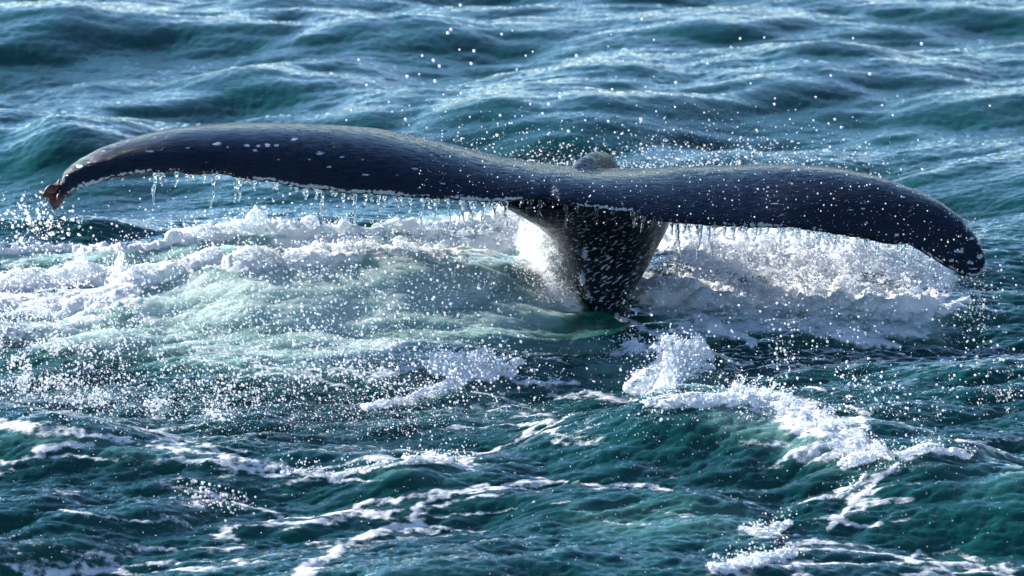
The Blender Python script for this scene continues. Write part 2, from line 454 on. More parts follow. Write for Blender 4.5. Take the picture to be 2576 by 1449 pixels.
# --- foam and milky water, laid down where the crests are
def stroke(px, py, pts, wm=1.0):
    best = np.zeros_like(px)
    P = np.array(pts, float)
    for a, b in zip(P[:-1], P[1:]):
        d = b[:2] - a[:2]; l2 = max((d ** 2).sum(), 1e-6)
        t = np.clip(((px - a[0]) * d[0] + (py - a[1]) * d[1]) / l2, 0, 1)
        w = a[2] + t * (b[2] - a[2])
        q = np.hypot(px - a[0] - t * d[0], (py - a[1] - t * d[1])) / (w * wm)
        best = np.maximum(best, np.clip(1.25 - 0.85 * q, 0, 1))
    return best
FOAM = [
    (1.0, [(-200, 640, 6), (0, 632, 7), (230, 630, 7), (330, 634, 7), (430, 610, 12), (520, 592, 18), (600, 580, 20), (700, 582, 24), (850, 584, 16), (1000, 578, 14), (1100, 582, 14), (1200, 562, 20), (1280, 540, 30), (1360, 580, 35)]),
    (.80, [(700, 612, 20), (850, 622, 28), (1000, 625, 34), (1150, 618, 32), (1290, 600, 40)]),
    (1.0, [(-200, 730, 22), (0, 715, 24), (100, 708, 24), (210, 692, 30), (320, 705, 32), (450, 685, 24), (520, 655, 22), (650, 655, 26), (770, 655, 20), (900, 645, 22)]),
    (.85, [(-200, 765, 40), (0, 762, 42), (150, 772, 42), (330, 735, 36)]),
    (.55, [(-100, 840, 35), (0, 835, 38), (160, 830, 30), (260, 800, 20)]),
    (.50, [(330, 770, 26), (400, 820, 24), (480, 870, 14), (620, 900, 12), (720, 890, 10)]),
    (1.0, [(1290, 545, 30), (1330, 570, 50), (1375, 640, 62), (1410, 710, 46)]),
    (.75, [(1400, 700, 40), (1440, 770, 25)]),
    (1.0, [(1680, 600, 34), (1800, 640, 56), (2000, 640, 66), (2200, 650, 64), (2360, 700, 46)]),
    (.95, [(1640, 730, 56), (1850, 750, 54), (2100, 755, 54), (2350, 765, 40)]),
    (.6, [(1700, 830, 22), (1900, 820, 26), (2150, 830, 28), (2330, 830, 20)]),
    (.9, [(1090, 935, 18), (1180, 922, 30), (1290, 940, 22)]),
    (.8, [(1750, 800, 24), (1850, 850, 18), (1900, 880, 10)]), (.75, [(2050, 810, 24), (2180, 860, 20), (2260, 870, 10)]), (.75, [(2330, 790, 26), (2430, 760, 18)]), (.6, [(1560, 800, 10), (1680, 860, 14), (1760, 840, 12)]),
    (.9, [(1170, 955, 16), (1080, 990, 13), (925, 1026, 9)]),
    (.6, [(940, 945, 14), (1050, 920, 16)]), (.65, [(1300, 960, 12), (1460, 966, 9)]),
    (.6, [(640, 915, 8), (760, 935, 10), (880, 930, 8), (930, 960, 6)]),
    (.5, [(350, 850, 8), (500, 905, 8), (640, 935, 8), (760, 945, 8), (900, 985, 8)]),
    (.55, [(1540, 890, 22), (1700, 872, 28)]), (1.0, [(1600, 985, 12), (1670, 950, 38), (1740, 900, 34), (1790, 905, 14)]),
    (.9, [(1625, 1020, 16), (1760, 1008, 22), (1850, 1010, 18)]), (.55, [(1380, 1000, 8), (1480, 990, 10), (1600, 1005, 10)]),
    (.9, [(1850, 985, 22), (1950, 1020, 38), (2050, 1062, 46), (2150, 1112, 38), (2240, 1150, 14)]),
    (.55, [(1800, 1120, 10), (1950, 1110, 18), (2080, 1160, 22)]),
    (.95, [(-100, 1068, 16), (0, 1072, 20), (100, 1085, 24), (210, 1092, 18)]), (.8, [(90, 1130, 22), (240, 1122, 12)]),
    (.85, [(-60, 1170, 14), (60, 1155, 11), (180, 1150, 8), (300, 1158, 5)]), (.8, [(-60, 1200, 10), (30, 1180, 10)]),
    (.85, [(230, 1098, 9), (350, 1100, 6), (480, 1118, 8), (620, 1128, 6)]), (.8, [(300, 1105, 5), (480, 1138, 8), (600, 1152, 10), (720, 1168, 9)]),
    (.95, [(540, 1178, 6), (700, 1192, 10), (850, 1198, 10), (1000, 1165, 8), (1080, 1150, 12), (1190, 1160, 8)]),
    (.75, [(660, 1222, 8), (780, 1208, 8), (900, 1215, 6), (1000, 1210, 5)]),
    (.85, [(890, 1276, 9), (1000, 1262, 11), (1100, 1232, 8), (1250, 1222, 8), (1430, 1215, 6), (1600, 1222, 8), (1700, 1235, 7)]),
    (.80, [(1040, 1282, 9), (1170, 1252, 7), (1290, 1238, 6)]), (.7, [(1060, 1300, 5), (1200, 1290, 6), (1300, 1280, 5)]),
    (.95, [(740, 1460, 24), (900, 1352, 17), (1000, 1325, 15), (1110, 1330, 6)]), (.6, [(800, 1380, 8), (930, 1345, 10)]),
    (.75, [(1660, 1192, 5), (1700, 1200, 12)]), (.85, [(2080, 1335, 9), (2140, 1275, 11), (2180, 1230, 9), (2260, 1168, 8)]),
    (1., [(2125, 1172, 14), (2190, 1158, 18)]), (.9, [(2270, 1150, 13), (2330, 1132, 14), (2440, 1152, 8)]),
    (.95, [(1870, 1332, 14), (1950, 1342, 16), (1985, 1320, 12)]), (.95, [(1790, 1434, 14), (1900, 1415, 16), (2000, 1398, 9)]),
    (.9, [(2295, 1405, 9), (2320, 1375, 10)]), (.75, [(2410, 1112, 12), (2580, 1108, 12)]), (.7, [(150, 1282, 4), (300, 1302, 5), (390, 1315, 9), (440, 1305, 6)]),
    (.7, [(700, 1250, 9), (720, 1238, 6)]), (.75, [(700, 1335, 5), (760, 1325, 9)]), (.6, [(1480, 1295, 6), (1560, 1310, 7), (1640, 1320, 5)]),
    (.6, [(1340, 1270, 5), (1440, 1265, 6)]), (.55, [(560, 1240, 14), (620, 1270, 16)]), (.6, [(100, 1235, 6), (200, 1245, 9)]),
    (.7, [(2000, 970, 4), (2080, 990, 5)]), (.6, [(1900, 1180, 6), (2000, 1170, 8)]), (.65, [(1500, 1260, 5), (1600, 1280, 5), (1750, 1300, 5)]),
    (.75, [(480, 1225, 5), (490, 1205, 5)]), (.6, [(1140, 1370, 5), (1250, 1360, 4)]), (.5, [(0, 1350, 4), (100, 1345, 4)]),
]
MILK = [
    (1.0, [(850, 650, 50), (1100, 640, 60), (1300, 640, 60)]), (1.0, [(480, 730, 60), (800, 700, 85), (1000, 690, 80), (1150, 690, 60)]), (1., [(380, 770, 70), (700, 790, 100), (1000, 770, 100), (1250, 690, 70)]),
    (.75, [(150, 820, 70), (400, 850, 80), (700, 860, 80), (1100, 820, 90), (1380, 760, 80)]), (.35, [(700, 930, 50), (1200, 870, 60), (1500, 860, 50)]),
    (.8, [(0, 650, 30), (300, 655, 25), (700, 620, 40), (1200, 600, 50)]), (.55, [(0, 800, 60), (300, 800, 60)]),
    (.55, [(1680, 800, 50), (2000, 800, 60), (2350, 790, 50)]), (.35, [(1500, 930, 40), (1800, 960, 40)]), (.4, [(1850, 1060, 60), (2150, 1130, 60)]),
    (.28, [(950, 1190, 30), (1200, 1180, 30)]), (.3, [(1450, 1300, 50), (1900, 1300, 70)]), (.25, [(0, 1100, 40), (500, 1140, 40)]), (.2, [(2400, 1230, 60), (2576, 1200, 60)]),
]
vis = (PX > -400) & (PX < 2976) & (PY > 380) & (PY < 1600) & (GY > 15) & (GY < 30)
foam = np.zeros_like(SZ); milk = np.zeros_like(SZ)
vx, vy = PX[vis], PY[vis]; wx, wy = SX[vis], SY[vis]
warp = 22 * fbm(wx * 2.6, wy * 1.5, 4, 31); warpy = 15 * fbm(wx * 2.6, wy * 1.5, 4, 41) + 5 * perlin(wx * 17, wy * 6, 45) + 4 * perlin(wx * 9, wy * 9, 46)
wmod = 1 + .75 * fbm(wx * 4, wy * 3, 3, 47)
qx, qy = vx + warp, vy + warpy
fv = np.zeros_like(vx)
for s_, pts in FOAM:
    P = np.array(pts); m = 60 + P[:, 2].max()
    if P[:, 1].min() > 1050: pts = [(a, b, c * .85) for a, b, c in pts]; s_ = s_ * .86
    k = (qx > P[:, 0].min() - m) & (qx < P[:, 0].max() + m) & (qy > P[:, 1].min() - m) & (qy < P[:, 1].max() + m)
    fv[k] = np.maximum(fv[k], s_ * stroke(qx[k], qy[k], pts, np.clip(wmod[k], .25, 2)))
# loose lace in the stirred water
rid = 1 - np.abs(fbm(wx * 1.1 + .3 * wy, wy * 2.6, 4, 51))
lacez = sstep(780, 900, vy) * (1 - sstep(1420, 1700, vy))
fv = np.maximum(fv, lacez * 0.70 * sstep(.88, .985, rid) * sstep(-.25, .35, perlin(wx * .7, wy * .5, 61)))
streak = .5 + .5 * fbm(wx * 3.0 + wy, wy * 11, 3, 53)
nr = sstep(1030, 1080, vy)
fv = fv * (1 - nr) + nr * fv * np.clip(.25 + 1.35 * streak, 0, 1.15)
foam[vis] = fv
mv = np.zeros_like(vx)
mx, my = vx + 2.5 * warp, vy + 2.5 * warpy
for s_, pts in MILK:
    P = np.array(pts); m = 60 + 1.6 * P[:, 2].max()
    k = (mx > P[:, 0].min() - m) & (mx < P[:, 0].max() + m) & (my > P[:, 1].min() - m) & (my < P[:, 1].max() + m)
    mv[k] = np.maximum(mv[k], s_ * np.clip(stroke(mx[k], my[k], pts), 0, 1))
mv *= 0.85 + 0.35 * fbm(wx * 2.5, wy * 1.3, 3, 71)
milk[vis] = np.clip(mv, 0, 1)
# thick foam stands up in lumps
lump = np.zeros_like(SZ)
bil = np.abs(fbm(wx * 7, wy * 6, 4, 81, .55))
thick = 1 - .85 * sstep(960, 1060, vy)
bil2 = np.abs(fbm(wx * 2.6, wy * 2.2, 3, 83, .6)) * sstep(1560, 1680, vx)
lump[vis] = thick * .16 * sstep(.6, 1., fv) * bil2 + thick * sstep(.7, 1.0, fv) * (0.01 + 0.075 * bil) + (0.001 + .005 * thick) * sstep(.35, .8, fv)
SZ = SZ + lump
nyv, nxv = SZ.shape
idx = np.arange(nyv * nxv, dtype=np.int32).reshape(nyv, nxv)
Fq = np.stack([idx[:-1, :-1], idx[:-1, 1:], idx[1:, 1:], idx[1:, :-1]], -1).reshape(-1, 4)
me = mesh_np('sea', np.stack([SX, SY, SZ], -1).reshape(-1, 3), Fq, M_WATER)
fattr(me, 'foam', foam.ravel()); fattr(me, 'milk', milk.ravel())
sea = tag(link('sea', me), kind='structure', label='choppy teal green sea with foam and ripples')

def H(x, y):
    x = np.asarray(x, float); y = np.asarray(y, float)
    i = np.clip(np.searchsorted(gx, x) - 1, 0, len(gx) - 2); j = np.clip(np.searchsorted(gy, y) - 1, 0, len(gy) - 2)
    return SZ[j, i]
_ys = np.arange(17.8, 36, 0.02)
def hit(px, py):
    px = np.atleast_1d(np.asarray(px, float)); py = np.atleast_1d(np.asarray(py, float))
    out = np.empty((len(px), 3))
    for c in range(0, len(px), 2000):
        a, b = px[c:c + 2000], py[c:c + 2000]
        dx, dy, dz = ray(a, b)
        t = _ys[None] / dy[:, None]
        z = CAM_H + dz[:, None] * t
        below = z < H(dx[:, None] * t, np.broadcast_to(_ys[None], t.shape))
        k = np.where(below.any(1), below.argmax(1), len(_ys) - 1)
        y = _ys[k]
        out[c:c + 2000] = at(a, b, y)
    return out

# ------------------------------------------------------------------ the whale
TOP = np.array([(148, 468), (152, 446), (165, 428), (185, 410), (250, 372), (330, 345), (430, 322), (550, 311), (700, 308), (850, 315), (950, 323), (1060, 345), (1160, 368), (1250, 392), (1340, 409), (1440, 420), (1520, 424), (1600, 423), (1700, 420), (1800, 417), (1900, 413), (2000, 413), (2100, 421), (2200, 440), (2300, 475), (2370, 508), (2420, 550), (2455, 592), (2472, 622), (2479, 650)], float)
BOT = np.array([(148, 472), (152, 484), (165, 483), (190, 467), (240, 452), (290, 437), (340, 428), (400, 424), (450, 422), (480, 429), (520, 429), (560, 425), (620, 440), (700, 450), (760, 463), (850, 472), (930, 478), (1000, 484), (1100, 489), (1180, 495), (1280, 496), (1345, 492), (1372, 490), (1390, 497), (1430, 505), (1500, 515), (1560, 522), (1605, 524), (1632, 541), (1700, 550), (1800, 557), (1900, 560), (2000, 563), (2100, 578), (2180, 590), (2235, 603), (2260, 606), (2285, 602), (2330, 630), (2380, 660), (2420, 682), (2450, 688), (2466, 682), (2475, 668), (2479, 654)], float)
def mono(x, P):  # smoothed linear interpolation
    y = np.interp(x, P[:, 0], P[:, 1])
    return y
NS = 520
spx = np.concatenate([np.linspace(148.2, 200, 30), np.linspace(202, 2420, NS - 70), np.linspace(2422, 2478.8, 40)])
tp = mono(spx, TOP); bt = mono(spx, BOT)
ker = np.hanning(13); ker /= ker.sum()
def sm(a, n=13):
    k = np.hanning(n); k /= k.sum(); p = n // 2
    return np.convolve(np.pad(a, p, mode='reflect', reflect_type='odd'), k, 'valid')
tp = sm(tp, 17); bt = sm(bt, 7)
nick = perlin(spx / 17, spx * 0, 3) + .8 * perlin(spx / 41, spx * 0 + 5, 4)
bt = bt + 2.6 * nick * sstep(180, 300, spx) * (1 - sstep(2400, 2470, spx))
u = np.clip((spx - 1400) / np.where(spx < 1400, 1255, 1082), -1, 1)
y_te = 23.58 - 0.10 * np.abs(u) ** 3 + 0.07 * np.exp(-((spx - 1372) / 34) ** 2)
chord = 0.76 * (1 - np.abs(u) ** 2.2) ** 0.75 + 0.03
y_cr = y_te + chord
NV = 64
secs = []
for i in range(len(spx)):
    te = at(spx[i], bt[i], y_te[i]); cr = at(spx[i], tp[i], y_cr[i])
    x = (te[0] + cr[0]) / 2
    A = np.array([y_te[i], te[2]]); Bc = np.array([y_cr[i], cr[2]]); c = chord[i]
    slope = -(CAM_H - Bc[1]) / Bc[0]
    sgap = (0.82 - .24 * math.exp(-((spx[i] - 1880) / 330) ** 2)) * c
    C = Bc + np.array([-sgap, -slope * sgap])
    th = 0.022 + 0.15 * c * (1 - abs(u[i])) ** .3
    t = np.linspace(0, 1, 30)[:, None]
    up = (1 - t) ** 2 * A + 2 * t * (1 - t) * C + t ** 2 * Bc
    # ease in a slight upward belly on the dorsal side
    LE = Bc + np.array([0.30 * c + .02, slope * .3 * c - 0.10 * c - th * .5])
    C2 = Bc + np.array([0.26 * c, slope * .26 * c])
    t = np.linspace(0, 1, 14)[1:, None]
    le = (1 - t) ** 2 * Bc + 2 * t * (1 - t) * C2 + t ** 2 * LE
    te2 = A + np.array([0.012, -0.030])
    mid = (A + LE) / 2 + np.array([0.1 * c, -th * .35 + .12 * c])
    t = np.linspace(0, 1, NV - 43 + 1)[1:, None]
    un = (1 - t) ** 2 * LE + 2 * t * (1 - t) * mid + t ** 2 * te2
    yz = np.concatenate([up, le, un])
    xs_ = te[0] + (cr[0] - te[0]) * np.clip((yz[:, 0] - A[0]) / (Bc[0] - A[0]), 0, 1.0)
    secs.append(np.column_stack([xs_, yz]))
S_ = np.array(secs); ns, nv = S_.shape[:2]
V = S_.reshape(-1, 3)
ii = np.arange(ns * nv).reshape(ns, nv)
F = []
for a in range(ns - 1):
    for b in range(nv):
        b2 = (b + 1) % nv
        F.append((ii[a, b], ii[a + 1, b], ii[a + 1, b2], ii[a, b2]))
F.append(tuple(ii[0, ::-1])); F.append(tuple(ii[-1]))
Vs = [V]; Fs = list(F); off = len(V)
# tail stock: lofted rings running down from the root of the flukes into the water
STK = [  # py, left px, right px, y front, y back
    (470, 1270, 1640, 23.86, 24.45), (492, 1262, 1680, 23.72, 24.50), (508, 1244, 1694, 23.68, 24.54), (525, 1272, 1694, 23.70, 24.58), (545, 1310, 1688, 23.74, 24.62), (570, 1352, 1680, 23.80, 24.64),
    (595, 1384, 1668, 23.85, 24.66), (625, 1414, 1650, 23.90, 24.68), (655, 1432, 1634, 23.94, 24.70), (690, 1444, 1614, 23.97, 24.71), (725, 1456, 1590, 23.99, 24.72),
    (760, 1470, 1566, 24.01, 24.74), (790, 1480, 1548, 24.03, 24.76), (840, 1478, 1552, 24.06, 24.82), (950, 1460, 1570, 24.15, 25.0), (1150, 1430, 1600, 24.3, 25.3), (1400, 1400, 1640, 24.5, 25.7)]
P = np.array(STK, float)
rows = np.interp(np.linspace(0, 1, 70), np.linspace(0, 1, len(P)), np.arange(len(P)))
rings = []
NR = 60
for r_ in rows:
    q = [np.interp(r_, np.arange(len(P)), P[:, c]) for c in range(5)]
    py, xl, xr, yf, yb = q
    L = at(xl - 9, py, yf + .2); R = at(xr + 9, py, yf + .2)
    cx, hw = (L[0] + R[0]) / 2, (R[0] - L[0]) / 2
    cy, hd = (yf + yb) / 2, (yb - yf) / 2
    ang = np.linspace(0, 2 * np.pi, NR, endpoint=False)
    ca, sa = np.cos(ang), np.sin(ang)
    e = 0.72
    xx = np.sign(ca) * np.abs(ca) ** e; yy = np.sign(sa) * np.abs(sa) ** e
    back = np.clip(yy, 0, 1)                       # tapers to the keel at the far side
    xx = xx * (1 - .55 * back ** 1.5)
    # a ridge on the near left side, where the flank turns away
    rings.append(np.column_stack([cx + hw * xx, cy + hd * yy - 0.10 * hw * np.clip(-xx, 0, 1) * np.clip(-yy, 0, 1), np.full(NR, (L[2] + R[2]) / 2) + 0.0 * yy]))
Rg = np.array(rings)
# ring heights tilt a little so the stock leans away from the camera
jj = np.arange(Rg.shape[0] * NR).reshape(-1, NR) + off
for a in range(Rg.shape[0] - 1):
    for b in range(NR):
        b2 = (b + 1) % NR
        Fs.append((jj[a, b], jj[a, b2], jj[a + 1, b2], jj[a + 1, b]))
Fs.append(tuple(jj[0, ::-1])); Fs.append(tuple(jj[-1]))
Vs.append(Rg.reshape(-1, 3)); off += Rg.shape[0] * NR
# dorsal keel: a chain of balls along the ridge
KEEL = [(1430, 466, 24.02, .03), (1450, 442, 24.18, .048), (1474, 420, 24.36, .052), (1496, 407, 24.52, .052), (1514, 409, 24.66, .056), (1528, 432, 24.78, .065), (1525, 470, 25.0, .10), (1530, 560, 25.1, .12)]
kc, kr = [], []
for a, b in zip(KEEL[:-1], KEEL[1:]):
    for t in np.linspace(0, 1, 14, endpoint=False):
        q = np.array(a) + t * (np.array(b) - np.array(a))
        kc.append(at(q[0], q[1], q[2])); kr.append(q[3])
sv, sf = spheres(np.array(kc), np.array(kr), ICO2)
Vs.append(sv); Fs += [tuple(f + off) for f in sf]
whale_me = remeshed(np.concatenate(Vs), Fs, 0.0085, 5, 0.5)
whale_me.name = 'whale'
whale_me.materials.clear(); whale_me.materials.append(M_WHALE)
whale_me.polygons.foreach_set('use_smooth', np.ones(len(whale_me.polygons), bool))
WV = get_co(whale_me)
WN = get_no(whale_me)
wr = perlin3(WV * np.array([13, 32, 32]) + 2.2 * perlin3(WV * 4, 6)[:, None], 2) + .7 * perlin3(WV * np.array([20, 60, 60]), 3)
amp_w = .0016 * (.45 + .8 * sstep(-.4, .4, perlin3(WV * 2.2, 9)))
WV = WV + WN * (amp_w * wr)[:, None]
whale_me.vertices.foreach_set('co', WV.astype(np.float32).ravel()); whale_me.update()
# paint: trailing edge, scars, stock
TE3 = np.array([at(spx[i], bt[i], y_te[i]) for i in range(len(spx))])
te_y = np.interp(WV[:, 0], TE3[:, 0], TE3[:, 1]); te_z = np.interp(WV[:, 0], TE3[:, 0], TE3[:, 2])
dte = np.hypot(WV[:, 1] - te_y, WV[:, 2] - te_z + 0.012)
edge = np.clip(1.25 - dte / (0.0135 + .007 * perlin(WV[:, 0] * 6, WV[:, 0] * 0, 3)), 0, 1)
edge *= 1 - .75 * sstep(1300, 1340, proj(WV[:, 0], WV[:, 1], WV[:, 2])[0]) * (1 - sstep(1420, 1460, proj(WV[:, 0], WV[:, 1], WV[:, 2])[0]))
edge *= (0.40 + .60 * sstep(-.25, .25, perlin(WV[:, 0] * 2.3, WV[:, 0] * 0 + 4, 5)))
wpx, wpy = proj(WV[:, 0], WV[:, 1], WV[:, 2])
under = sstep(0.03, .09, te_z - WV[:, 2]) * sstep(1230, 1270, wpx) * (1 - sstep(1690, 1720, wpx))
stock = under * (0.35 + .65 * sstep(560, 640, wpy))
scar = np.zeros(len(WV))
bv = BVHTree.FromPolygons([tuple(v) for v in WV], [tuple(p.vertices) for p in whale_me.polygons])
O = Vector((0, 0, CAM_H))
def on_whale(px, py):
    dx, dy, dz = ray(px, py)
    h = bv.ray_cast(O, Vector((float(dx), float(dy), float(dz))).normalized())
    return h[0], h[1]
SCARS = [(548, 362, 12, 6), (622, 366, 9, 4), (573, 370, 6, 4), (650, 367, 10, 4), (672, 365, 9, 6), (696, 366, 7, 5), (640, 378, 9, 4), (740, 350, 12, 4), (472, 372, 8, 3), (806, 385, 13, 7), (912, 402, 6, 3), (378, 381, 14, 3), (830, 420, 9, 3), (1000, 441, 7, 3), (1045, 424, 12, 3),
         (860, 395, 8, 3), (780, 402, 5, 3), (1115, 462, 12, 2), (1340, 455, 10, 3), (1160, 490, 8, 2), (520, 408, 4, 2), (700, 402, 6, 2), (920, 440, 10, 3), (160, 452, 5, 12), (200, 418, 14, 5), (260, 380, 10, 3),
         (2140, 528, 14, 3), (2170, 525, 12, 3), (2255, 590, 9, 6), (2425, 540, 6, 14), (2432, 575, 4, 16), (2445, 600, 8, 5), (2462, 612, 8, 4), (2408, 632, 12, 7), (2420, 628, 5, 10), (2465, 645, 9, 8), (2440, 662, 12, 6), (2450, 676, 12, 4), (2395, 655, 10, 5), (2380, 545, 7, 2), (1850, 470, 5, 2), (1950, 512, 18, 2),
         (1470, 640, 9, 16), (1465, 700, 10, 22), (1480, 742, 6, 14), (1500, 655, 7, 5)]
for a, b, w, h_ in SCARS:
    p, n = on_whale(a, b)
    if p is None: continue
    p = np.array(p)
    tx = 0.00194 * w * .8; tz = 0.00194 * h_ * .8
    d = WV - p
    view = np.array(O) - p; view /= np.linalg.norm(view)
    dd = d - (d @ view)[:, None] * view
    q = np.sqrt((dd[:, 0] / tx) ** 2 + (np.hypot(dd[:, 1], dd[:, 2]) / tz) ** 2)
    near_ = np.linalg.norm(d, axis=1) < .25
    scar = np.maximum(scar, np.where(near_, np.clip(1.5 - q, 0, 1), 0))
lit_flank = under * sstep(.25, .75, -get_no(whale_me)[:, 0])  # left-facing side of the stock, where sunlit paleness is painted as streaks
fattr(whale_me, 'lit_flank', lit_flank); fattr(whale_me, 'scar', scar); fattr(whale_me, 'edge', edge); fattr(whale_me, 'stock', stock)
whale = bpy.data.objects.new('humpback_whale', None); COL.objects.link(whale)
base = at(1515, 790, 24.3)
whale.location = (float(base[0]), 24.35, 0.0)
tag(whale, 'dark wet humpback whale tail with spread flukes rising from the foam', 'whale')
INV = Matrix.Translation(whale.location).inverted()
body = link('body', whale_me, whale); body.matrix_parent_inverse = INV

# goose barnacles hanging from the left tip
def tube(path, rad, n=8, cap=True):
    path = np.asarray(path, float); rad = np.asarray(rad, float)
    T = np.gradient(path, axis=0); T /= np.linalg.norm(T, axis=1)[:, None] + 1e-9
    ref = np.array([0, 1.0, 0.02]); V = []
    for p, t, r in zip(path, T, rad):
        a = np.cross(t, ref); a /= np.linalg.norm(a) + 1e-9; b = np.cross(t, a)
        for k in range(n):
            th = 2 * np.pi * k / n
            V.append(p + r * (math.cos(th) * a + math.sin(th) * b))
    F = []
    for i in range(len(path) - 1):
        for k in range(n):
            F.append((i * n + k, i * n + (k + 1) % n, (i + 1) * n + (k + 1) % n, (i + 1) * n + k))
    V.append(path[0]); V.append(path[-1]); m = len(path) * n
    T3 = [(m, (k + 1) % n, k) for k in range(n)] + [(m + 1, (len(path) - 1) * n + k, (len(path) - 1) * n + (k + 1) % n) for k in range(n)]
    me = bpy.data.meshes.new('tube'); me.from_pydata([tuple(v) for v in V], [], F + T3)
    me.polygons.foreach_set('use_smooth', np.ones(len(me.polygons), bool))
    return me
BT = [((152, 452), (112, 486)), ((150, 460), (108, 492)), ((152, 466), (118, 500)), ((155, 470), (124, 508)), ((156, 474), (130, 516)), ((158, 476), (134, 526)), ((160, 478), (142, 512)), ((161, 478), (146, 504)), ((163, 480), (152, 498)), ((165, 480), (158, 494)), ((166, 478), (168, 490)), ((154, 462), (116, 478)), ((157, 470), (138, 498))]
for k, (a, b) in enumerate(BT):
    p0 = at(a[0], a[1], 23.56 + .04 * random.uniform(-1, 1)); p1 = at(b[0], b[1], 23.52 + .06 * random.uniform(-1, 1))
    t = np.linspace(0, 1, 9)[:, None]
    bend = np.array([random.uniform(-.012, .012), random.uniform(-.02, .02), random.uniform(-.012, .004)])
    path = p0 + (p1 - p0) * t + bend * 4 * t * (1 - t)
    rad = np.array([.008, .008, .009, .011, .014, .0165, .016, .012, .003]) * random.uniform(1.0, 1.5)
    me = tube(path[:6], rad[:6] * .8); me.materials.append(M_BARN)
    o = link('barnacle', me, whale); o.matrix_parent_inverse = INV
    # flattened shell at the free end
    d = path[-1] - path[4]; ln = np.linalg.norm(d) * 1.1; d = d / np.linalg.norm(d)
    a = np.cross(d, [0, 1, 0]); a /= np.linalg.norm(a); b = np.cross(d, a)
    tv = ICO2[0]; w = rad[5]
    prof = 1 - .35 * tv[:, 2:3]
    sv_ = (path[4] + path[-1]) / 2 + tv[:, 2:3] * d * ln * .55 + tv[:, 0:1] * a * w * prof + tv[:, 1:2] * b * w * .6 * prof
    sm_ = mesh_np('shell', sv_, ICO2[1], M_BARN)
    link('shell', sm_, o)

# ------------------------------------------------------------------ thick foam
FRINGE = []
def foam_mass(name, label, specs, voxel=0.009, bump=0.006, seed=0, smooth=5):
    r = np.random.default_rng(seed); Cs, Rs = [], []
    for sp in specs:
        pts, n, rmin, rmax, lift = sp['p'], sp['n'], sp.get('r0', .01), sp.get('r1', .04), sp.get('lift', .3)
        P = np.array(pts, float)
        seg = np.linalg.norm(np.diff(P[:, :2], axis=0), axis=1); cum = np.concatenate([[0], np.cumsum(seg)]) / seg.sum()
        t = r.uniform(0, 1, n)
        cxp = np.interp(t, cum, P[:, 0]); cyp = np.interp(t, cum, P[:, 1]); w = np.interp(t, cum, P[:, 2])
        px = cxp + r.normal(0, .5, n) * w; py = cyp + r.normal(0, .5, n) * w
        clump = perlin(px / 45, py / 30, seed) > sp.get('thr', -.35)
        px, py, w = px[clump], py[clump], w[clump]
        rad = rmin + (rmax - rmin) * r.uniform(0, 1, len(px)) ** 2.4
        h = hit(px, py)
        h[:, 2] += rad * lift + r.uniform(0, 1, len(px)) ** 3 * sp.get('up', 0.0)
        Cs.append(h); Rs.append(np.column_stack([rad * r.uniform(.9, 2.0, len(px)), rad * r.uniform(.9, 1.8, len(px)), rad * r.uniform(.6, 1.0, len(px))]))
        for (sx, sy, hx, hh, rr) in sp.get('jets', []):
            b = hit(sx, sy)[0]
            q = np.linspace(0, 1, 26)[:, None]
            top = b + np.array([hx * .00194, -.02, hh * .00194])
            path = b + (top - b) * q + np.array([0, 0, .02]) * np.sin(q * np.pi)
            path += r.normal(0, .004, path.shape)
            Cs.append(path); rad = rr * .00194 * (1 - .72 * q[:, 0] ** .8) * r.uniform(.8, 1.2, 26); rad[-3:] = rr * .00194 * .42
            Rs.append(np.repeat(rad[:, None], 3, 1))
    V, F = spheres(np.concatenate(Cs), np.concatenate(Rs), ICO1)
    me = remeshed(V, F, voxel, smooth)
    co, no = get_co(me), get_no(me)
    d = bump * (perlin3(co * 28, seed) + .6 * perlin3(co * 60, seed + 1))
    co = co + no * d[:, None]
    me.vertices.foreach_set('co', co.astype(np.float32).ravel()); me.update()
    me.materials.clear(); me.materials.append(M_FOAM); me.name = name
    k = r.integers(0, len(co), len(co) // 9)
    q = co[k] + no[k] * (r.uniform(0, 1, len(k)) ** 2 * .035)[:, None] + r.normal(0, .006, (len(k), 3)); q[:, 2] += r.uniform(0, 1, len(k)) ** 3 * .05
    FRINGE.append((q, r.uniform(.0012, .0042, len(k)) ** 1.0))
    me.polygons.foreach_set('use_smooth', np.ones(len(me.polygons), bool))
    return tag(link(name, me), label, 'foam', None, 'stuff')
foam_mass('foam_crest', 'white foam crest with a tall spike rolling behind the left fluke', [
    dict(p=[(430, 606, 8), (520, 590, 12), (620, 578, 12), (700, 576, 14), (850, 578, 7), (1000, 570, 8), (1100, 576, 6)], n=330, r0=.006, r1=.034, up=.02, thr=-.1,
         jets=[(628, 588, 14, 62, 22), (662, 588, -6, 62, 20), (646, 584, 0, 72, 14), (610, 588, 6, 14, 22), (690, 580, 6, 10, 16), (725, 580, 8, 26, 4), (520, 592, -10, 24, 4)]),
    dict(p=[(0, 632, 4), (230, 630, 4), (420, 612, 6)], n=110, r0=.005, r1=.014)], seed=1)
foam_mass('foam_crest', 'lumpy white foam crest with two spikes at the far left edge', [
    dict(p=[(0, 712, 18), (120, 708, 16), (210, 690, 16), (320, 700, 18), (450, 682, 12), (520, 650, 10), (600, 640, 14), (700, 648, 14), (770, 650, 10)], n=560, r0=.006, r1=.036, up=.02, thr=-.15,
         jets=[(205, 700, 2, 66, 26), (192, 702, 10, 46, 24), (228, 702, 8, 34, 18), (298, 702, 8, 70, 15), (306, 702, 12, 86, 8), (290, 700, -4, 24, 14), (332, 700, 4, 24, 12), (60, 712, -6, 34, 10), (520, 655, 4, 14, 16), (262, 705, 6, 26, 4)])], seed=2)
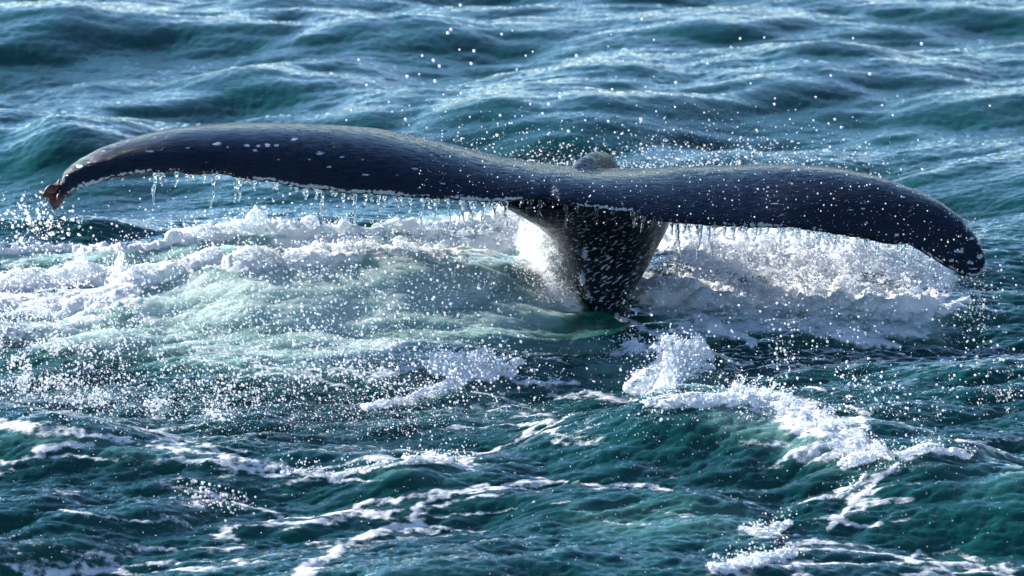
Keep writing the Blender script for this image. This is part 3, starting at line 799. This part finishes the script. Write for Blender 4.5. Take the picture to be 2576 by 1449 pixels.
foam_mass('foam_field', 'broken white foam spread over the milky mound left of the tail', [
    dict(p=[(780, 610, 16), (950, 610, 20), (1100, 605, 20), (1250, 590, 26)], n=1100, r0=.004, r1=.022, thr=-.1, up=.02),
    dict(p=[(880, 640, 14), (1050, 640, 12), (1200, 640, 16)], n=300, r0=.004, r1=.016, thr=0.05)], seed=3, voxel=.008, bump=.006, smooth=2)
foam_mass('foam_wash', 'white foam surging up against the left side of the tail stock', [
    dict(p=[(1270, 535, 18), (1320, 570, 26), (1370, 620, 26), (1400, 680, 20)], n=1500, r0=.003, r1=.012, up=.05, thr=-.3)], seed=4, voxel=.009)
foam_mass('foam_splash', 'broad bright white splash under the right fluke', [
    dict(p=[(1690, 600, 20), (1800, 625, 34), (2000, 625, 40), (2200, 630, 40), (2350, 680, 34)], n=900, r0=.003, r1=.022, up=.07, thr=-.1),
    dict(p=[(1680, 690, 34), (1900, 710, 36), (2150, 720, 34), (2360, 740, 26)], n=300, r0=.003, r1=.016, up=.05, thr=0.1)], seed=5, voxel=.009, bump=.012, smooth=2)
foam_mass('foam_crest', 'small white foam crest with trailing fingers in the middle foreground', [
    dict(p=[(1090, 925, 10), (1170, 910, 18), (1230, 920, 14), (1310, 935, 10)], n=520, r0=.004, r1=.026, up=.05, thr=-.3),
    dict(p=[(1180, 950, 10), (1100, 985, 8), (1040, 1005, 6), (930, 1028, 5)], n=330, r0=.006, r1=.022),
    dict(p=[(1290, 960, 6), (1370, 955, 5), (1450, 966, 4)], n=90, r0=.006, r1=.018)], seed=6, voxel=.008, bump=.007)
foam_mass('foam_splash', 'upright lumpy white foam splash right of and below the tail stock', [
    dict(p=[(1600, 985, 6), (1650, 960, 16), (1690, 940, 22), (1740, 925, 20)], n=620, r0=.006, r1=.04, up=.03, thr=-.6,
         jets=[(1690, 965, -8, 70, 26), (1675, 985, 4, 50, 24), (1700, 900, 6, 44, 12), (1720, 900, 14, 46, 9), (1735, 905, 26, 50, 9), (1760, 915, 34, 20, 8), (1760, 930, 40, 2, 9), (1660, 900, -20, 30, 7), (1740, 885, 10, 40, 6)]),
    dict(p=[(1560, 885, 12), (1650, 870, 14), (1740, 870, 14)], n=420, r0=.003, r1=.014, thr=-.1, up=.04),
    dict(p=[(1630, 1020, 8), (1700, 1005, 10), (1780, 1005, 10), (1850, 1005, 10)], n=380, r0=.005, r1=.024)], seed=7, voxel=.008, bump=.007)
foam_mass('foam_splash', 'ragged splash sliding down the right side of the dark foreground wave', [
    dict(p=[(1850, 985, 14), (1920, 1000, 24), (2020, 1045, 30), (2130, 1100, 26), (2220, 1140, 12)], n=700, r0=.003, r1=.013, up=.05, thr=-.0,
         jets=[(1865, 985, 6, 34, 5), (1900, 985, 14, 40, 5), (1935, 1000, 16, 36, 4), (1955, 1005, 22, 26, 4), (1985, 1010, 10, 30, 4)])], seed=8, voxel=.0075, bump=.008, smooth=2)
foam_mass('foam_curl', 'small curled white foam cap on the ridged wave at right', [
    dict(p=[(2120, 1175, 8), (2160, 1155, 12), (2195, 1158, 8)], n=160, r0=.006, r1=.026), dict(p=[(2270, 1150, 6), (2330, 1128, 8), (2380, 1135, 6), (2440, 1152, 4)], n=200, r0=.005, r1=.024),
    dict(p=[(2190, 1185, 6), (2150, 1230, 6), (2100, 1260, 5)], n=90, r0=.004, r1=.014)], seed=9, voxel=.008, bump=.006)
foam_mass('foam_streak', 'thin white foam ridge on the low wave at lower centre left', [
    dict(p=[(700, 1190, 4), (860, 1195, 5), (1000, 1165, 5), (1080, 1148, 7), (1190, 1160, 4)], n=330, r0=.004, r1=.016)], seed=10, voxel=.007, bump=.004)
foam_mass('foam_patch', 'two loose white foam clumps at the bottom right edge', [
    dict(p=[(1880, 1340, 6), (1940, 1340, 8), (1985, 1318, 6)], n=120, r0=.005, r1=.02), dict(p=[(1790, 1434, 6), (1880, 1418, 9), (2000, 1398, 5)], n=260, r0=.004, r1=.018, up=.03)], seed=12, voxel=.007, bump=.005)

# ------------------------------------------------------------------ spray
def spray_group():
    g = bpy.data.node_groups.new('spray_points', 'GeometryNodeTree')
    g.interface.new_socket('Geometry', in_out='INPUT', socket_type='NodeSocketGeometry')
    g.interface.new_socket('Geometry', in_out='OUTPUT', socket_type='NodeSocketGeometry')
    i = g.nodes.new('NodeGroupInput'); o = g.nodes.new('NodeGroupOutput')
    s = g.nodes.new('GeometryNodeMeshIcoSphere'); s.inputs['Subdivisions'].default_value = 2; s.inputs['Radius'].default_value = 1.0
    sm_ = g.nodes.new('GeometryNodeSetShadeSmooth'); mt = g.nodes.new('GeometryNodeSetMaterial'); mt.inputs['Material'].default_value = M_DROP
    na = g.nodes.new('GeometryNodeInputNamedAttribute'); na.data_type = 'FLOAT_VECTOR'; na.inputs['Name'].default_value = 'scl'
    ip = g.nodes.new('GeometryNodeInstanceOnPoints')
    L = g.links.new
    L(s.outputs['Mesh'], sm_.inputs[0]); L(sm_.outputs[0], mt.inputs[0]); L(mt.outputs[0], ip.inputs['Instance'])
    L(i.outputs[0], ip.inputs['Points']); L(na.outputs['Attribute'], ip.inputs['Scale']); L(ip.outputs[0], o.inputs[0])
    return g
SPRAY = spray_group()
def spray(name, label, C, R, el=1.25):
    me = bpy.data.meshes.new(name); me.vertices.add(len(C)); me.vertices.foreach_set('co', np.asarray(C, np.float32).ravel())
    a = me.attributes.new('scl', 'FLOAT_VECTOR', 'POINT')
    r = np.random.default_rng(len(C))
    S = np.column_stack([R, R, R * r.uniform(.9, el, len(R))])
    a.data.foreach_set('vector', S.astype(np.float32).ravel()); me.materials.append(M_DROP); me.update()
    o = link(name, me); m = o.modifiers.new('drops', 'NODES'); m.node_group = SPRAY
    return tag(o, label, 'spray', None, 'stuff')
def rad_dist(n, r0, r1, p=3.0, r=rng): return .55 * r0 + (.78 * r1 - .55 * r0) * r.uniform(0, 1, n) ** (p + 1.5)
def field(n, box, dens, dmin, dmax, r0, r1, p=3.0):
    """drops over a picture region, floating between the water and dmax metres in front of it"""
    x = rng.uniform(box[0], box[2], n * 3); y = rng.uniform(box[1], box[3], n * 3)
    k = rng.uniform(0, 1, len(x)) < dens(x, y)
    x, y = x[k][:n], y[k][:n]
    h = hit(x, y)
    Y = h[:, 1] - rng.uniform(dmin, dmax, len(x)) ** 1.0
    return at(x, y, Y), rad_dist(len(x), r0, r1, p)
def gs(x, y, cx, cy, sx, sy): return np.exp(-((x - cx) / sx) ** 2 - ((y - cy) / sy) ** 2)
def join(parts): return np.concatenate([a for a, b in parts]), np.concatenate([b for a, b in parts])
clump = lambda x, y, s, k: sstep(-.15, .45, fbm(x / s, y / s, 3, k))
C, R = join([
    field(9500, (-60, 640, 1420, 1060), lambda x, y: (1 - sstep(1000, 1420, x)) * sstep(640, 690, y) * (.35 + .65 * gs(x, y, 100, 840, 500, 200)) * (1 - sstep(1000, 1060, y)) * (.5 + .5 * clump(x, y, 160, 3)), .05, .9, .0022, .0075, 2.2),
    field(6000, (-60, 700, 420, 1000), lambda x, y: clump(x, y, 60, 4) * gs(x, y, 120, 850, 200, 130), .05, .9, .0025, .009, 2.0),
    field(3500, (-60, 930, 600, 1060), lambda x, y: clump(x, y, 60, 5) * np.exp(-((y - (960 + .13 * x)) / 28) ** 2), .03, .5, .0025, .008, 2.0),
    field(5500, (0, 880, 1300, 1110), lambda x, y: (1 - sstep(950, 1300, x)) * np.exp(-((y - (990 + .06 * x)) / 50) ** 2) * (.4 + .6 * clump(x, y, 90, 6)), .03, .6, .0016, .005, 2.0)])
C3, R3 = field(11000, (1230, 500, 1460, 760), lambda x, y: np.exp(-((x - (1285 + .62 * (y - 540))) / 62) ** 2) * (.2 + .8 * clump(x, y, 40, 18)), .0, .16, .0017, .0045, 2.0)
C, R = np.concatenate([C, C3]), np.concatenate([R, R3])
C3, R3 = field(6000, (380, 640, 1420, 1020), lambda x, y: (1 - sstep(1050, 1420, x)) * sstep(380, 520, x) * sstep(640, 690, y) * (1 - sstep(960, 1020, y)) * (.4 + .6 * clump(x, y, 120, 19)), .05, 1.0, .0022, .0085, 2.4)
C, R = np.concatenate([C, C3]), np.concatenate([R, R3])
spray('spray_cloud', 'dense cloud of white droplets over the milky water at left', C, R)
C, R = join([
    field(34000, (1620, 545, 2480, 800), lambda x, y: np.clip(1.3 * gs(x, y, 2050, 650, 360, 95), 0, 1) * (.2 + .8 * clump(x, y, 60, 17)), .0, .22, .0018, .0045, 2.0),
    field(4000, (1620, 560, 2480, 860), lambda x, y: gs(x, y, 2030, 670, 330, 110) * (.25 + .75 * clump(x, y, 70, 7)), .02, .5, .0022, .009, 2.6),
    field(7500, (1560, 640, 2576, 1060), lambda x, y: (.10 + .9 * clump(x, y, 150, 27)) * (.3 + .7 * gs(x, y, 2050, 830, 330, 130)), .05, 1.2, .0016, .0078, 3.0),
    field(900, (2380, 900, 2576, 1040), lambda x, y: gs(x, y, 2540, 980, 70, 60) * clump(x, y, 40, 8), .03, .4, .002, .006)])
spray('spray_cloud', 'dense white spray thrown up under the right fluke', C, R)
C, R = join([
    field(1500, (-40, 480, 260, 640), lambda x, y: gs(x, y, 90, 560, 70, 60) * (.2 + .8 * clump(x, y, 30, 9)), .9, 2.3, .003, .011, 2.0),
    field(1400, (0, 440, 1280, 660), lambda x, y: (.2 + .8 * sstep(470, 600, y)) * (.4 + .6 * clump(x, y, 90, 10)), .3, 2.0, .0022, .008, 2.2)])
spray('spray_cloud', 'scattered droplets falling beneath the left fluke and its tip', C, R)
n = 8000
x = rng.uniform(1000, 2300, n * 3); yy = rng.uniform(230, 440, n * 3)
top_ = np.interp(x, TOP[:, 0], TOP[:, 1])
k = rng.uniform(0, 1, len(x)) < np.exp(-np.abs(top_ - yy) / 42) * gs(x, yy, 1650, 400, 420, 400) * (yy < top_ + 4)
x, yy = x[k][:n], yy[k][:n]
C1 = at(x, yy, rng.uniform(24.85, 25.9, len(x))); R1 = rad_dist(len(x), .0016, .0065, 2.6)
x2 = rng.uniform(1050, 2480, 900); y2 = np.interp(x2, TOP[:, 0], TOP[:, 1]) + rng.uniform(0, 1, 900) * 150
C2 = at(x2, y2, rng.uniform(22.9, 23.4, 900)); R2 = rad_dist(900, .0014, .005, 3.0)
spray('spray_mist', 'fine glittering spray hanging over the flukes and the keel', np.concatenate([C1, C2]), np.concatenate([R1, R2]))
C, R = join([field(3800, (0, 1000, 2576, 1449), lambda x, y: .15 + .85 * gs(x, y, 1400, 1020, 1200, 100), .05, .9, .0010, .0030, 1.8),
             field(420, (440, 1190, 680, 1320), lambda x, y: np.exp(-((y - (1250 + .25 * (x - 540))) / 26) ** 2) * gs(x, y, 540, 1260, 90, 80), .01, .1, .003, .009, 1.5),
             field(1500, (1050, 830, 1900, 1060), lambda x, y: .4 * clump(x, y, 80, 15) + gs(x, y, 1640, 880, 120, 40), .02, .5, .0018, .006),
             field(9000, (1600, 930, 2300, 1180), lambda x, y: np.exp(-((y - (985 + .42 * np.clip(x - 1850, -90, 900))) / 36) ** 2) * (.15 + .85 * clump(x, y, 50, 20)), .0, .16, .0016, .0042, 1.8)])
spray('spray_rain', 'thin rain of tiny droplets over the foreground water', C, R)

C, R = join(FRINGE)
spray('foam_fringe', 'fine white froth droplets torn off the foam crests', C, R)

# single big drops above the flukes
dme = mesh_np('water_drop', ICO2[0] * np.array([1, 1, 1.12]), ICO2[1], M_DROP)
BIG = [(1134, 74), (1126, 83), (1158, 13), (1156, 125), (1090, 152), (1062, 140), (1105, 166), (1185, 160), (902, 150), (1024, 192), (1094, 204), (1192, 128), (1300, 175), (1408, 244), (1380, 262), (1258, 290), (1282, 310), (1334, 262), (1645, 100), (1614, 48), (1862, 97), (2146, 96), (2188, 186), (2318, 110), (2246, 290), (2090, 190), (2116, 320), (2122, 352), (2490, 266), (2320, 426), (2178, 358), (2000, 385), (1948, 262), (1700, 208), (1540, 225), (1450, 140), (1340, 130), (1262, 86), (978, 256), (922, 214), (1510, 230), (1612, 300), (1780, 160), (2052, 244), (2100, 300), (1905, 330), (1860, 410), (2215, 445), (1250, 340), (1365, 285), (1430, 330), (1530, 305), (1020, 300), (1160, 235)]
for _ in range(50):
    BIG.append((random.gauss(1600, 400), 395 - abs(random.gauss(0, 130))))
for k, (a, b) in enumerate(BIG):
    if not (860 < a < 2540 and 5 < b < 450): continue
    p = at(a, b, random.uniform(23.6, 25.2))
    o = bpy.data.objects.new('water_drop', dme); COL.objects.link(o); o.location = tuple(p)
    o.scale = (random.choice([.005, .0062, .0075]) if k < 54 else random.uniform(.0028, .005),) * 3
    tag(o, 'bright round water drop flying free above the flukes', 'drop', 'loose drops above the flukes')

# water strings draining off the trailing edge
def drip(px, ln, label, group):
    i = np.argmin(np.abs(spx - px)); b = TE3[i] + np.array([0, 0.004, -.022])
    m = max(10, int(ln / 2.2)); t = np.linspace(0, 1, m)
    L = ln * .00194
    wob = random.uniform(.003, .010); ph = random.uniform(0, 6); lean = random.uniform(-.12, .12)
    path = np.column_stack([b[0] + wob * np.sin(ph + t * random.uniform(4, 9)) * t + lean * L * t, b[1] + wob * np.cos(ph * 2 + t * 6) * t, b[2] - L * t])
    r = .0075 * (1 - t) ** 1.5 + .0028 + .0022 * np.clip(np.sin(t * random.uniform(10, 22) + ph), 0, 1)
    r[-1] *= .3; r[-2] *= 1.35; r[-3] *= 1.3
    r[0] = .010
    me = tube(path, r, 7); me.materials.append(M_GLASS)
    tag(link('water_drip', me), label, 'drip', group)
for px in sorted(random.uniform(380, 1250) for _ in range(26)) + [388, 398, 445, 470, 482, 540, 545, 612, 618, 640, 690, 698, 730, 765, 772, 790, 798, 815, 840, 862, 885, 893, 918, 932, 938, 955, 965, 1000, 1030, 1060, 1098, 1104, 1130, 1160, 1190, 1215, 1240]:
    drip(px + random.uniform(-3, 3), 10 + 85 * random.random() ** 2.0, 'clear water string hanging from the edge of the left fluke', 'water strings under the left fluke')
for px in [1262, 1275, 1310, 1335, 1362, 1420, 1455, 1500, 1545, 1590, 1600, 1615, 1622, 1640, 1660]:
    drip(px + random.uniform(-3, 3), 10 + 55 * random.random() ** 2, 'clear water string hanging in front of the tail stock', 'water strings before the tail stock')
for px in sorted(random.uniform(1690, 2360) for _ in range(18)) + [1690, 1702, 1722, 1752, 1765, 1798, 1822, 1840, 1862, 1878, 1900, 1932, 1962, 1968, 1990, 2010, 2035, 2048, 2062, 2085, 2098, 2120, 2160, 2178, 2185, 2205, 2235, 2262, 2268, 2300, 2340]:
    drip(px + random.uniform(-3, 3), 12 + 80 * random.random() ** 2, 'clear water string hanging from the edge of the right fluke', 'water strings under the right fluke')
